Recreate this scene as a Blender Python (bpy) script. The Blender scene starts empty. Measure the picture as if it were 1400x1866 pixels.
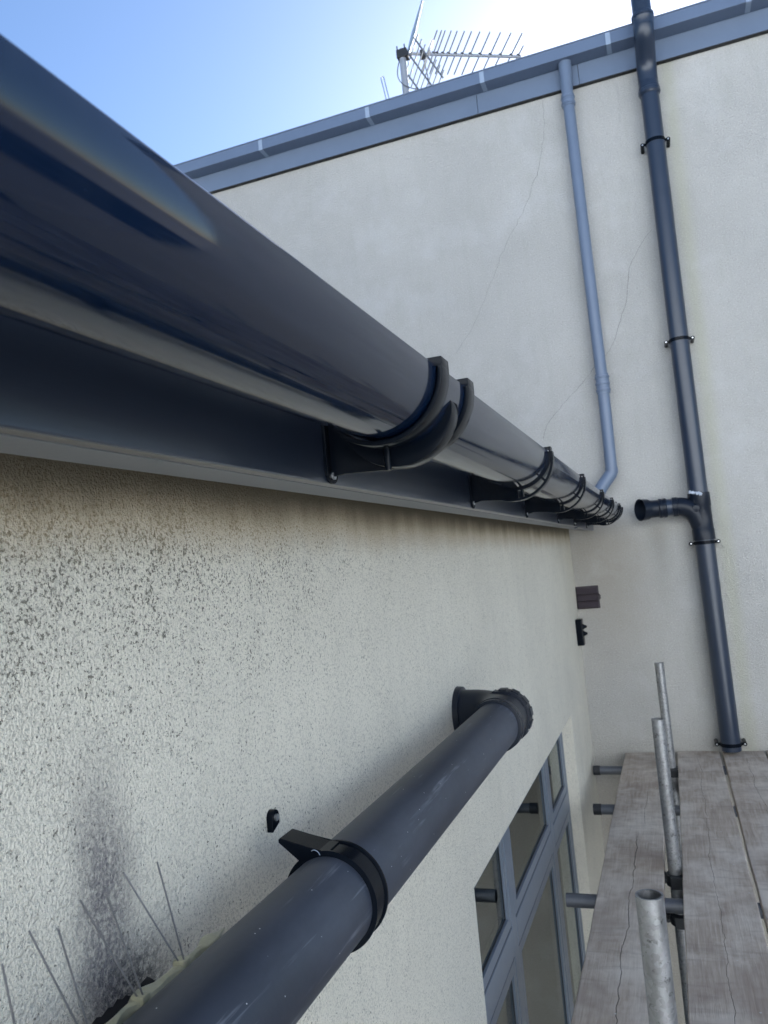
import bpy, bmesh, math, random
from mathutils import Vector, Matrix
random.seed(7)
S = bpy.context.scene
C = S.collection
R = math.radians

# ------------------------------------------------------------------ camera
# The camera sits at the origin; metres; X right along the far wall, Y towards it, Z up. Ground is at z = GZ.
GZ = -4.4
W = -0.563          # face of the near wall (plane x = W)
D = 4.90            # face of the far wall (plane y = D)
cam = bpy.data.cameras.new('camera')
camo = bpy.data.objects.new('camera', cam); C.objects.link(camo)
cr = Vector((0.934976, 0.34244439, -0.09247549)); cu = Vector((0.11163737, -0.03662869, 0.99307373)); cf = Vector((-0.33668527, 0.93882383, 0.07247653))
camo.matrix_world = Matrix(((cr.x, cu.x, -cf.x, 0), (cr.y, cu.y, -cf.y, 0), (cr.z, cu.z, -cf.z, 0), (0, 0, 0, 1)))
cam.sensor_fit = 'VERTICAL'; cam.sensor_height = 36; cam.lens = 27.37
cam.clip_start = 0.02; cam.clip_end = 5000
cam.dof.use_dof = True; cam.dof.focus_distance = 1.15; cam.dof.aperture_fstop = 14
S.camera = camo

# ------------------------------------------------------------------ light
SUN_EL, SUN_AZ = 27.0, 3.0      # azimuth measured from +Y towards +X
wd = bpy.data.worlds.new('World'); S.world = wd; wd.use_nodes = True
wn = wd.node_tree.nodes; wl = wd.node_tree.links
sky = wn.new('ShaderNodeTexSky'); sky.sky_type = 'NISHITA'; sky.sun_disc = False
sky.sun_elevation = R(SUN_EL); sky.sun_rotation = R(SUN_AZ)
sky.air_density = 1.0; sky.dust_density = 0.6; sky.ozone_density = 5.0
bg = wn['Background']; bg.inputs[1].default_value = 0.064
wl.new(sky.outputs[0], bg.inputs[0])
sl = bpy.data.lights.new('sun', 'SUN'); sl.energy = 5.0; sl.angle = R(0.53); sl.color = (1, 0.98, 0.94)
so = bpy.data.objects.new('sun', sl); C.objects.link(so)
sd = Vector((math.sin(R(SUN_AZ)) * math.cos(R(SUN_EL)), math.cos(R(SUN_AZ)) * math.cos(R(SUN_EL)), math.sin(R(SUN_EL))))
so.rotation_euler = sd.to_track_quat('Z', 'Y').to_euler(); so.location = (0, 40, 30)
S.view_settings.view_transform = 'Standard'; S.view_settings.look = 'None'
S.view_settings.gamma = 1; S.view_settings.use_curve_mapping = False
S.view_settings.exposure = 1.82

# ------------------------------------------------------------------ materials
class NT:
    def __init__(s, name):
        s.m = bpy.data.materials.new(name); s.m.use_nodes = True
        s.n = s.m.node_tree.nodes; s.l = s.m.node_tree.links; s.b = s.n['Principled BSDF']
        s.tc = s.n.new('ShaderNodeTexCoord').outputs['Object']
    def link(s, a, b): s.l.new(a, b)
    def val(s, sock, v):
        if isinstance(v, bpy.types.NodeSocket): s.l.new(v, sock)
        else: sock.default_value = v
    def mapping(s, scale=(1, 1, 1), loc=(0, 0, 0), src=None):
        n = s.n.new('ShaderNodeMapping'); s.l.new(src or s.tc, n.inputs[0])
        n.inputs['Scale'].default_value = scale; n.inputs['Location'].default_value = loc
        return n.outputs[0]
    def noise(s, scale, detail=2, rough=0.5, vec=None, dist=0.0):
        n = s.n.new('ShaderNodeTexNoise'); s.l.new(vec or s.tc, n.inputs['Vector'])
        n.inputs['Scale'].default_value = scale; n.inputs['Detail'].default_value = detail
        n.inputs['Roughness'].default_value = rough; n.inputs['Distortion'].default_value = dist
        return n.outputs['Fac']
    def voro(s, scale, vec=None, feature='F1', out='Distance'):
        n = s.n.new('ShaderNodeTexVoronoi'); n.feature = feature
        s.l.new(vec or s.tc, n.inputs['Vector']); n.inputs['Scale'].default_value = scale
        return n.outputs[out]
    def ramp(s, fac, *stops):
        n = s.n.new('ShaderNodeValToRGB'); s.l.new(fac, n.inputs[0]); e = n.color_ramp.elements
        while len(e) < len(stops): e.new(0.5)
        for k, (p, c) in enumerate(stops):
            e[k].position = p
            e[k].color = (c, c, c, 1) if isinstance(c, (int, float)) else (*c, 1)
        return n.outputs[0]
    def math(s, op, a, b=0.0, c=0.0, clamp=False):
        n = s.n.new('ShaderNodeMath'); n.operation = op; n.use_clamp = clamp
        for k, v in enumerate((a, b, c)): s.val(n.inputs[k], v)
        return n.outputs[0]
    def mix(s, fac, a, b, mode='MIX'):
        n = s.n.new('ShaderNodeMix'); n.data_type = 'RGBA'; n.blend_type = mode
        s.val(n.inputs[0], fac)
        for k, v in ((6, a), (7, b)):
            s.val(n.inputs[k], (*v, 1) if isinstance(v, tuple) and len(v) == 3 else v)
        return n.outputs[2]
    def xyz(s):
        n = s.n.new('ShaderNodeSeparateXYZ'); s.l.new(s.tc, n.inputs[0]); return n.outputs
    def band(s, v, c, w):      # smooth bump round c of half width w
        d = s.math('ABSOLUTE', s.math('SUBTRACT', v, c))
        n = s.n.new('ShaderNodeMapRange'); n.interpolation_type = 'SMOOTHSTEP'
        s.val(n.inputs[0], d); n.inputs[1].default_value = w; n.inputs[2].default_value = 0
        n.inputs[3].default_value = 0; n.inputs[4].default_value = 1
        return n.outputs[0]
    def step(s, v, a, b):      # smooth 0 at a to 1 at b
        n = s.n.new('ShaderNodeMapRange'); n.interpolation_type = 'SMOOTHSTEP'
        s.val(n.inputs[0], v); n.inputs[1].default_value = a; n.inputs[2].default_value = b
        return n.outputs[0]
    def bump(s, h, strength, dist, prev=None):
        n = s.n.new('ShaderNodeBump'); n.inputs['Strength'].default_value = strength; n.inputs['Distance'].default_value = dist
        s.l.new(h, n.inputs['Height'])
        if prev is not None: s.l.new(prev, n.inputs['Normal'])
        s.l.new(n.outputs[0], s.b.inputs['Normal']); return n.outputs[0]
    def set(s, color=None, rough=None, metal=None, spec=None, coat=None):
        for k, v in (('Base Color', color), ('Roughness', rough), ('Metallic', metal), ('Specular IOR Level', spec), ('Coat Weight', coat)):
            if v is not None:
                if isinstance(v, tuple): v = (*v, 1)
                s.val(s.b.inputs[k], v)
        return s.m

def mat_render(near):
    t = NT('textured_render_near' if near else 'textured_render_far')
    X, Y, Z = t.xyz()
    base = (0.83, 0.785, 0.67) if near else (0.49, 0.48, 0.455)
    big = t.noise(1.6, 4, 0.6)
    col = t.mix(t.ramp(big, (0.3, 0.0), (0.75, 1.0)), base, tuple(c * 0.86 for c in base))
    # grains of the roughcast: light and dark crumbs
    g1 = t.noise(380 if near else 120, 2, 0.6)
    if near: g1 = t.math('ADD', t.math('MULTIPLY', g1, 0.55), t.math('MULTIPLY', t.math('SUBTRACT', 0.75, t.voro(270)), 0.5))
    g2 = t.noise(650 if near else 210, 1, 0.5)
    crumb = t.math('ADD', t.math('MULTIPLY', g1, 0.6), t.math('MULTIPLY', g2, 0.4))
    col = t.mix(t.ramp(crumb, (0.34, 0.45 if near else 0.65), (0.42 if near else 0.46, 0.0)), col, (0.36, 0.34, 0.30))
    col = t.mix(t.ramp(crumb, (0.54, 0.0), (0.66, 0.55 if near else 0.35)), col, (0.80, 0.79, 0.74))
    # rain streaks
    st = t.noise(6, 4, 0.65, t.mapping((3, 3, 0.35)))
    col = t.mix(t.ramp(st, (0.5, 0.0), (0.8, 0.13 if near else 0.22)), col, (0.36, 0.36, 0.31))
    if near:
        # algae specks, thick under the eaves and towards the camera
        sp = t.noise(225, 3, 0.74)
        cl = t.noise(14, 3, 0.6)
        dens = t.math('MULTIPLY', t.step(Z, -0.30, 0.10), t.step(Y, 1.9, 0.4))
        dens = t.math('ADD', t.math('MULTIPLY', dens, 0.10), t.math('MULTIPLY', t.math('SUBTRACT', cl, 0.5), 0.16))
        thr = t.math('SUBTRACT', 0.622, dens)
        k = t.math('MULTIPLY', t.math('SUBTRACT', sp, thr), 22, clamp=True)
        sp2 = t.noise(85, 4, 0.75)
        k2 = t.math('MULTIPLY', t.math('SUBTRACT', sp2, t.math('ADD', thr, 0.07)), 20, clamp=True)
        k = t.math('MAXIMUM', k, t.math('MULTIPLY', k2, 0.7))
        col = t.mix(t.math('MULTIPLY', k, 0.8), col, (0.085, 0.08, 0.06))
        # ochre band, darkening to brown-black at the top, close below the soffit
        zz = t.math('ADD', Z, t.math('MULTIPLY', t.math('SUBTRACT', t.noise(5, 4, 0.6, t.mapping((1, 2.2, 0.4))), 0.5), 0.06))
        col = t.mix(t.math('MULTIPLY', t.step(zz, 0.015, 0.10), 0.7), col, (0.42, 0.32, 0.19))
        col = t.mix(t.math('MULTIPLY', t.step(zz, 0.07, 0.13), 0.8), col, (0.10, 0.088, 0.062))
        # dirty run down to the broken render beside the waste pipe
        ww = t.math('ADD', Y, t.math('MULTIPLY', t.math('SUBTRACT', t.noise(9, 3, 0.6), 0.5), 0.05))
        run = t.math('MULTIPLY', t.band(ww, 0.645, 0.065), t.step(Z, -0.10, -0.30))
        run = t.math('MULTIPLY', run, t.ramp(t.noise(170, 3, 0.75), (0.36, 0.45), (0.56, 1.0)))
        col = t.mix(t.math('MULTIPLY', run, 0.85), col, (0.12, 0.115, 0.135))
        low = t.math('MULTIPLY', t.math('MULTIPLY', t.band(ww, 0.68, 0.11), t.step(Z, -0.33, -0.40)), t.ramp(t.noise(150, 3, 0.75), (0.38, 0.3), (0.55, 1.0)))
        col = t.mix(t.math('MULTIPLY', low, 0.88), col, (0.035, 0.04, 0.05))
        # damp tint towards the inner corner
        col = t.mix(t.math('MULTIPLY', t.math('MULTIPLY', t.step(Y, 3.7, 4.9), t.step(Z, -1.0, 0.1)), 0.35), col, (0.42, 0.38, 0.27))
    else:
        # damp patch below the gutter end and the open branch
        d = t.math('MULTIPLY', t.band(t.math('ADD', X, t.math('MULTIPLY', t.math('SUBTRACT', t.noise(7, 3), 0.5), 0.2)), -0.38, 0.42), t.math('MULTIPLY', t.step(Z, 0.26, 0.08), t.step(Z, -1.1, -0.05)))
        col = t.mix(t.math('MULTIPLY', d, 0.6), col, (0.30, 0.265, 0.21))
        d2 = t.math('MULTIPLY', t.band(X, -0.05, 0.10), t.math('MULTIPLY', t.step(Z, 0.16, 0.08), t.step(Z, -0.5, 0.05)))
        col = t.mix(t.math('MULTIPLY', d2, 0.4), col, (0.2, 0.19, 0.15))
        # greenish edge along the soil pipe, buff lower wall
        col = t.mix(t.math('MULTIPLY', t.band(X, 0.31, 0.07), 0.28), col, (0.42, 0.42, 0.25))
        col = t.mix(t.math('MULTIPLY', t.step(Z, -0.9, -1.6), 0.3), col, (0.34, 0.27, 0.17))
        pt = t.noise(3.0, 5, 0.62)
        col = t.mix(t.ramp(pt, (0.52, 0.0), (0.72, 0.18)), col, (0.70, 0.71, 0.73))
    t.set(col, 1.0, spec=0.06)
    b = t.bump(t.math('ADD', g1, t.math('MULTIPLY', g2, 0.6)), 1.0, 0.0032 if near else 0.006)
    t.bump(t.noise(22, 4, 0.6), 0.5, 0.004, b)
    return t.m

def mat_black(name='black_gloss_plastic', base=(0.003, 0.011, 0.033), rough=0.05, wob=0.18):
    t = NT(name)
    sc = t.noise(40, 5, 0.7, t.mapping((1, 0.12, 1)))
    t.set(t.mix(t.ramp(t.noise(9, 4, 0.65), (0.5, 0.0), (0.72, 0.6)), base, (0.020, 0.030, 0.052)),
          t.math('ADD', rough, t.math('MULTIPLY', t.ramp(sc, (0.4, 0.0), (0.8, 1.0)), 0.14)), spec=0.55)
    t.bump(t.noise(5, 2, 0.4, t.mapping((1, 0.35, 1))), wob, 0.004)
    return t.m

def mat_fascia():
    t = NT('woodgrain_fascia_plastic')
    v = t.mapping((60, 4.5, 60)); g = t.noise(6, 4, 0.65, v)
    t.set(t.mix(g, (0.016, 0.023, 0.038), (0.024, 0.033, 0.052)), 0.30, spec=0.9, coat=0.25)
    t.b.inputs['Coat Roughness'].default_value = 0.28
    t.bump(g, 0.13, 0.0006)
    return t.m

def mat_dusty_pipe():
    t = NT('dusty_black_soil_pipe')
    d = t.noise(7, 5, 0.65, t.mapping((1, 0.35, 1)))
    col = t.mix(t.ramp(d, (0.4, 0.0), (0.75, 0.7)), (0.024, 0.030, 0.044), (0.085, 0.098, 0.13))
    s1 = t.noise(55, 4, 0.75, t.mapping((1, 0.05, 1)))
    ms = t.noise(6, 3, 0.6)
    k = t.math('MULTIPLY', t.ramp(s1, (0.58, 0.0), (0.68, 1.0)), t.ramp(ms, (0.42, 0.0), (0.56, 1.0)))
    col = t.mix(t.math('MULTIPLY', k, 0.55), col, (0.24, 0.26, 0.30))
    sp = t.math('LESS_THAN', t.voro(55), 0.042)
    col = t.mix(t.math('MULTIPLY', sp, 0.9), col, (0.7, 0.71, 0.72))
    t.set(col, t.math('ADD', 0.38, t.math('MULTIPLY', d, 0.22)), spec=0.5)
    t.bump(t.noise(18, 4, 0.6), 0.25, 0.002)
    return t.m

def mat_plain(name, col, rough, metal=0.0, spec=0.5, var=0.2, scale=25, bump=0.15):
    t = NT(name)
    n = t.noise(scale, 4, 0.65)
    t.set(t.mix(n, tuple(c * (1 - var) for c in col), tuple(min(1, c * (1 + var)) for c in col)), t.math('ADD', rough - 0.06, t.math('MULTIPLY', n, 0.12)), metal, spec)
    if bump: t.bump(t.noise(scale * 3, 3), bump, 0.001)
    return t.m

def mat_galv():
    t = NT('galvanised_steel')
    n = t.noise(28, 5, 0.7, t.mapping((1, 1, 0.35))); v = t.voro(120, out='Color')
    g = t.mix(0.10, t.ramp(n, (0.3, (0.16, 0.195, 0.235)), (0.7, (0.28, 0.325, 0.385))), v)
    bw = t.n.new('ShaderNodeHueSaturation'); bw.inputs['Saturation'].default_value = 0.08; t.l.new(g, bw.inputs['Color'])
    dk = t.ramp(t.noise(70, 4, 0.7), (0.58, 0.0), (0.68, 0.8))
    t.set(t.mix(dk, bw.outputs[0], (0.10, 0.10, 0.10)), t.ramp(n, (0.3, 0.38), (0.7, 0.6)), 0.75)
    t.bump(t.noise(90, 3), 0.3, 0.001)
    return t.m

def mat_wood(splits):
    t = NT('weathered_scaffold_timber')
    oi = t.n.new('ShaderNodeObjectInfo').outputs['Random']
    off = t.n.new('ShaderNodeCombineXYZ'); t.l.new(t.math('MULTIPLY', oi, 37.0), off.inputs[0]); t.l.new(t.math('MULTIPLY', oi, 91.0), off.inputs[1])
    ad = t.n.new('ShaderNodeVectorMath'); t.l.new(t.tc, ad.inputs[0]); t.l.new(off.outputs[0], ad.inputs[1]); vec = ad.outputs[0]
    gr = t.noise(9, 6, 0.62, t.mapping((9, 0.55, 9), src=vec), 0.6)
    fine = t.noise(60, 4, 0.7, t.mapping((4, 0.16, 4), src=vec))
    blot = t.noise(4.5, 5, 0.65, t.mapping((1.2, 0.9, 1), src=vec))
    sawn = t.noise(9, 4, 0.6, t.mapping((0.5, 2.6, 1), src=vec), 0.8)
    c = t.ramp(gr, (0.25, (0.33, 0.265, 0.215)), (0.5, (0.45, 0.38, 0.315)), (0.78, (0.58, 0.505, 0.43)))
    c = t.mix(t.ramp(blot, (0.44, 0.0), (0.62, 0.7)), c, (0.68, 0.62, 0.545))
    c = t.mix(t.ramp(t.noise(2.6, 4, 0.6, t.mapping((1, 1, 1), (3, 7, 0), src=vec)), (0.50, 0.0), (0.66, 0.7)), c, (0.31, 0.245, 0.20))
    c = t.mix(t.ramp(sawn, (0.54, 0.0), (0.74, 0.45)), c, (0.24, 0.20, 0.175))
    c = t.mix(t.ramp(fine, (0.62, 0.0), (0.8, 0.3)), c, (0.16, 0.135, 0.12))
    # knots and nail holes
    kn = t.voro(3.0, t.mapping((1.5, 0.6, 0.02), src=vec)); c = t.mix(t.math('LESS_THAN', kn, 0.05), c, (0.06, 0.045, 0.04))
    # long drying splits of this board: (x, first y, last y, wander, half width)
    X, Y, Z = t.xyz(); ck = None
    for sx, sy0, sy1, wa, hw in splits:
        wn_ = t.n.new('ShaderNodeTexNoise'); wn_.noise_dimensions = '1D'; t.l.new(Y, wn_.inputs['W']); wn_.inputs['Scale'].default_value = 1.7 + sx; wn_.inputs['Detail'].default_value = 7; wn_.inputs['Roughness'].default_value = 0.62
        lx_ = t.math('ADD', sx, t.math('MULTIPLY', t.math('SUBTRACT', wn_.outputs['Fac'], 0.5), wa))
        m_ = t.math('MULTIPLY', t.band(t.math('SUBTRACT', X, lx_), 0.0, hw), t.math('MULTIPLY', t.step(Y, sy0, sy0 + 0.12), t.step(Y, sy1, sy1 - 0.12)))
        m_ = t.math('MULTIPLY', m_, t.ramp(t.noise(6, 3, 0.6), (0.35, 0.25), (0.5, 1.0)))
        ck = m_ if ck is None else t.math('MAXIMUM', ck, m_)
    c = t.mix(t.math('MULTIPLY', ck, 0.8), c, (0.05, 0.042, 0.04))
    # splashes of render
    c = t.mix(t.math('MULTIPLY', t.math('LESS_THAN', t.voro(17, vec), 0.05), 0.7), c, (0.6, 0.6, 0.58))
    t.set(c, 0.85, spec=0.2)
    b = t.bump(t.math('SUBTRACT', t.math('ADD', gr, t.math('MULTIPLY', fine, 0.5)), t.math('MULTIPLY', ck, 1.5)), 0.7, 0.003)
    return t.m

def mat_glass():
    t = NT('window_glass')
    t.b.inputs['Base Color'].default_value = (0.82, 0.9, 0.88, 1); t.b.inputs['Roughness'].default_value = 0.0
    tr = t.n.new('ShaderNodeBsdfTransparent'); tr.inputs[0].default_value = (0.55, 0.68, 0.72, 1)
    gl = t.n.new('ShaderNodeBsdfGlossy'); gl.inputs['Roughness'].default_value = 0.015; gl.inputs[0].default_value = (0.9, 0.95, 0.95, 1)
    fr = t.n.new('ShaderNodeFresnel'); fr.inputs['IOR'].default_value = 2.1
    mx = t.n.new('ShaderNodeMixShader'); t.l.new(fr.outputs[0], mx.inputs[0]); t.l.new(tr.outputs[0], mx.inputs[1]); t.l.new(gl.outputs[0], mx.inputs[2])
    t.l.new(mx.outputs[0], t.n['Material Output'].inputs[0])
    return t.m

def mat_brick():
    t = NT('dark_slate_brickwork')
    n = t.n.new('ShaderNodeTexBrick'); t.l.new(t.mapping(src=t.tc), n.inputs[0])
    n.inputs['Color1'].default_value = (0.045, 0.05, 0.07, 1); n.inputs['Color2'].default_value = (0.03, 0.035, 0.05, 1); n.inputs['Mortar'].default_value = (0.09, 0.09, 0.10, 1)
    n.inputs['Scale'].default_value = 4.4
    t.set(n.outputs[0], 0.9, spec=0.2); return t.m

M = dict(
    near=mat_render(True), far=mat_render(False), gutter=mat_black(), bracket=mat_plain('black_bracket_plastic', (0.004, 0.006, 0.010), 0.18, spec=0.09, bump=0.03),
    fascia=mat_fascia(), soffit=mat_plain('dark_grey_soffit', (0.16, 0.17, 0.185), 0.45), pipe=mat_dusty_pipe(),
    socket=mat_plain('black_socket_plastic', (0.009, 0.013, 0.022), 0.33, spec=0.25, scale=9, var=0.1),
    stack=mat_plain('dark_slate_soil_pipe', (0.022, 0.033, 0.056), 0.30, spec=0.55, scale=8, var=0.1),
    grey=mat_plain('slate_grey_paint', (0.135, 0.178, 0.255), 0.38, scale=6, var=0.1), greyd=mat_plain('slate_grey_paint_gutter', (0.125, 0.168, 0.25), 0.36, scale=5, var=0.1),
    clip=mat_plain('pale_grey_clip', (0.30, 0.37, 0.48), 0.4), frame=mat_plain('grey_window_plastic', (0.14, 0.17, 0.215), 0.35, var=0.08, bump=0.03),
    gasket=mat_plain('black_rubber', (0.008, 0.009, 0.011), 0.6), galv=mat_galv(), glass=mat_glass(),
    room=mat_plain('interior_plaster', (0.24, 0.30, 0.30), 0.9, bump=0), roomfloor=mat_plain('interior_floor', (0.10, 0.09, 0.08), 0.7),
    ground=mat_plain('yard_concrete', (0.060, 0.062, 0.066), 0.95, scale=2), tiles=mat_plain('slate_tiles', (0.06, 0.063, 0.07), 0.7, scale=5),
    alu=mat_plain('aluminium', (0.55, 0.56, 0.58), 0.35, 0.85), spike=mat_plain('stainless_wire', (0.30, 0.30, 0.31), 0.38, 0.8, bump=0),
    vent=mat_plain('brown_plastic', (0.036, 0.026, 0.033), 0.5), iron=mat_plain('coupler_iron', (0.035, 0.037, 0.04), 0.55, 0.3, scale=60),
    endcap=mat_plain('dull_tube_end', (0.02, 0.022, 0.026), 0.6), sealant=mat_plain('grey_sealant', (0.42, 0.47, 0.55), 0.5),
    crack=mat_plain('crack_line', (0.20, 0.20, 0.19), 0.95), dark=mat_plain('shaded_cavity', (0.012, 0.014, 0.02), 0.85), steeltube=mat_plain('oxidised_tube', (0.15, 0.16, 0.18), 0.5, 0.5, scale=30),
    rod=mat_plain('grey_anodised_rod', (0.34, 0.36, 0.40), 0.5, 0.2, bump=0),
    house=mat_plain('bounce_house_render', (0.72, 0.77, 0.82), 0.9, scale=1.5, bump=0), brick=mat_brick(), cloth=mat_plain('dark_cloth', (0.02, 0.03, 0.045), 0.8))
t = NT('milky_polycarbonate')
t.b.inputs['Transmission Weight'].default_value = 0.35
t.set(t.mix(t.noise(90, 4, 0.7), (0.32, 0.31, 0.20), (0.62, 0.59, 0.42)), 0.28, spec=0.6); t.bump(t.noise(120, 3), 0.6, 0.002)
M['poly'] = t.m

# ------------------------------------------------------------------ mesh helpers
def obj(name, bm, m, parent=None, smooth=False, bevel=0.0, kind=None):
    me = bpy.data.meshes.new(name)
    bmesh.ops.recalc_face_normals(bm, faces=bm.faces[:])
    if bevel:
        es = [e for e in bm.edges if len(e.link_faces) == 2 and e.calc_face_angle(0) > 0.6]
        bmesh.ops.bevel(bm, geom=es, offset=bevel, segments=2, affect='EDGES', profile=0.6)
    if smooth:
        for f in bm.faces: f.smooth = True
        for e in bm.edges:
            if len(e.link_faces) == 2 and e.calc_face_angle(0) > 0.6: e.smooth = False
    bm.to_mesh(me); bm.free()
    ms = m if isinstance(m, (list, tuple)) else [m]
    for k in ms: me.materials.append(k)
    o = bpy.data.objects.new(name, me); C.objects.link(o)
    if parent: o.parent = parent
    if kind: o['kind'] = kind
    return o

def tag(o, label, cat, group=None):
    o['label'] = label; o['category'] = cat
    if group: o['group'] = group
    return o

def thing(name, label, cat, loc=(0, 0, 0), group=None):
    o = bpy.data.objects.new(name, None); C.objects.link(o); o.location = loc; o.empty_display_size = 0.05
    return tag(o, label, cat, group)

def box(bm, x0, x1, y0, y1, z0, z1):
    v = [bm.verts.new(p) for p in ((x0, y0, z0), (x1, y0, z0), (x1, y1, z0), (x0, y1, z0), (x0, y0, z1), (x1, y0, z1), (x1, y1, z1), (x0, y1, z1))]
    for f in ((0, 3, 2, 1), (4, 5, 6, 7), (0, 1, 5, 4), (1, 2, 6, 5), (2, 3, 7, 6), (3, 0, 4, 7)): bm.faces.new([v[k] for k in f])
    return bm
def B(*a): return box(bmesh.new(), *a)

def frames(pts):
    out = []; n = len(pts); up = None
    for k in range(n):
        a = pts[max(k - 1, 0)]; b = pts[min(k + 1, n - 1)]
        t_ = (b - a).normalized()
        if up is None: up = Vector((0, 0, 1)) if abs(t_.z) < 0.9 else Vector((0, 1, 0))
        s = t_.cross(up).normalized(); up = s.cross(t_).normalized()
        out.append((s, up))
    return out

def sweep(bm, pts, rad, seg=24, cap=True, hollow=0.0):
    """round tube along pts; rad is a number or one radius per point; hollow = wall thickness with open ends"""
    pts = [Vector(p) for p in pts]; fr = frames(pts)
    def rings(off):
        rs = []
        for k, p in enumerate(pts):
            r = (rad[k] if isinstance(rad, (list, tuple)) else rad) - off; s, u = fr[k]
            rs.append([bm.verts.new(p + (s * math.cos(a) + u * math.sin(a)) * r) for a in (2 * math.pi * j / seg for j in range(seg))])
        for a, b in zip(rs, rs[1:]):
            for j in range(seg): bm.faces.new((a[j], a[(j + 1) % seg], b[(j + 1) % seg], b[j]))
        return rs
    o = rings(0)
    if hollow:
        i = rings(hollow)
        for k in (0, -1):
            for j in range(seg): bm.faces.new((o[k][j], o[k][(j + 1) % seg], i[k][(j + 1) % seg], i[k][j]))
    elif cap:
        bm.faces.new(o[0]); bm.faces.new(o[-1])
    return bm
def T(pts, rad, seg=24, **k): return sweep(bmesh.new(), pts, rad, seg, **k)

def arc(p0, p1, p2, n=8):      # quadratic bend through control p1
    p0, p1, p2 = map(Vector, (p0, p1, p2))
    return [p0 * (1 - t) ** 2 + p1 * 2 * t * (1 - t) + p2 * t * t for t in (k / n for k in range(n + 1))]

def ringsec(bm, cx, cz, ri, ro, a0, a1, y0, y1, n=28, ny=1):
    """solid sector of a ring round the Y direction; ri and ro may be functions of the angle"""
    fi = ri if callable(ri) else (lambda a: ri); fo = ro if callable(ro) else (lambda a: ro)
    rows = []
    for q in range(ny + 1):
        y = y0 + (y1 - y0) * q / ny
        row = []
        for k in range(n + 1):
            a = a0 + (a1 - a0) * k / n
            row.append((bm.verts.new((cx + math.cos(a) * fi(a), y, cz + math.sin(a) * fi(a))), bm.verts.new((cx + math.cos(a) * fo(a), y, cz + math.sin(a) * fo(a)))))
        rows.append(row)
    for r0, r1 in zip(rows, rows[1:]):
        for k in range(n):
            bm.faces.new((r0[k][0], r0[k + 1][0], r1[k + 1][0], r1[k][0]))
            bm.faces.new((r0[k][1], r1[k][1], r1[k + 1][1], r0[k + 1][1]))
        for k in (0, n): bm.faces.new((r0[k][0], r0[k][1], r1[k][1], r1[k][0]))
    for r_ in (rows[0], rows[-1]):
        for k in range(n): bm.faces.new((r_[k][0], r_[k + 1][0], r_[k + 1][1], r_[k][1]))
    return bm

def prism(bm, poly, axis, a, b):
    """polygon given in the two other axes (in x,y,z order), extruded along axis from a to b"""
    def P(u, v, w): return {'x': (w, u, v), 'y': (u, w, v), 'z': (u, v, w)}[axis]
    A = [bm.verts.new(P(u, v, a)) for u, v in poly]; Bv = [bm.verts.new(P(u, v, b)) for u, v in poly]
    n = len(poly)
    bm.faces.new(A); bm.faces.new(Bv)
    for k in range(n): bm.faces.new((A[k], A[(k + 1) % n], Bv[(k + 1) % n], Bv[k]))
    return bm

def cut(o, cutters):
    for c in cutters:
        md = o.modifiers.new('cut', 'BOOLEAN'); md.object = c; md.operation = 'DIFFERENCE'; md.solver = 'EXACT'
    dg = bpy.context.evaluated_depsgraph_get(); me = bpy.data.meshes.new_from_object(o.evaluated_get(dg))
    o.modifiers.clear(); o.data = me
    for c in cutters: bpy.data.objects.remove(c)

# ------------------------------------------------------------------ ground
g = obj('ground', B(-2500, 2500, -2500, 2500, GZ - 1, GZ), M['ground'], kind='structure')

# ------------------------------------------------------------------ houses added outside the frame to bounce sunlight and show in the gutter
def house(name, label, x0, x1, y0, y1, zt, mat, ridge_x):
    h = thing(name, label, 'house', ((x0 + x1) / 2, (y0 + y1) / 2, GZ))
    def pt(n, bm, m, **k):
        o = obj(n, bm, m, h, **k); o.location = -Vector(h.location); return o
    pt('wall', B(x0, x1, y0, y1, GZ, zt), mat)
    if ridge_x: rp = prism(bmesh.new(), [(y0 - .3, zt + .002), (y1 + .3, zt + .002), ((y0 + y1) / 2, zt + 2.2)], 'x', x0 - .2, x1 + .2)
    else: rp = prism(bmesh.new(), [(x0 - .3, zt + .002), (x1 + .3, zt + .002), ((x0 + x1) / 2, zt + 1.2)], 'y', y0 - .2, y1 + .2)
    pt('roof', rp, M['tiles'])
    for zc in (GZ + 1.5, GZ + 4.3):
        if zc + 1 > zt: continue
        k = (x0 if ridge_x else y0) + 1.6
        while k < (x1 if ridge_x else y1) - 1.4:
            if ridge_x: fr_, pn = B(k - .6, k + .6, y1 - .04, y1 + .02, zc - .6, zc + .6), B(k - .52, k + .52, y1 + .0201, y1 + .024, zc - .52, zc + .52)
            else: fr_, pn = B(x0 - .02, x0 + .04, k - .6, k + .6, zc - .6, zc + .6), B(x0 - .024, x0 - .0201, k - .52, k + .52, zc - .52, zc + .52)
            w_ = pt('window', fr_, M['clip']); obj('pane', pn, M['gasket'], w_)
            k += 3.2
house('added_bounce_house', 'unseen pale blue-white house added behind the viewer to bounce sunlight onto the walls', -14, 26, -14, -5.5, 5.0, M['house'], True)
house('added_brick_house', 'unseen dark slate brick house added at the right for the gutter to mirror', 8.5, 15, -3, 14, -1.6, M['brick'], False)
# ------------------------------------------------------------------ near building
nb = thing('near_building', 'pale textured render wall on the left with speckled algae, dark fascia and grey window', 'building', (W - 0.3, 2, GZ))
def P(name, bm, m, par, **k):
    """part in world coordinates under a thing whose Empty is not rotated"""
    o = obj(name, bm, m, par, **k)
    loc = Vector(); p = par
    while p: loc += Vector(p.location); p = p.parent
    o.location = -loc
    return o
WY0, WY1, WZ0, WZ1 = 1.985, 4.11, -2.35, -0.832
wall = P('wall', B(W - 0.30, W, -6, D - 0.001, GZ, 0.30), M['near'], nb)
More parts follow.
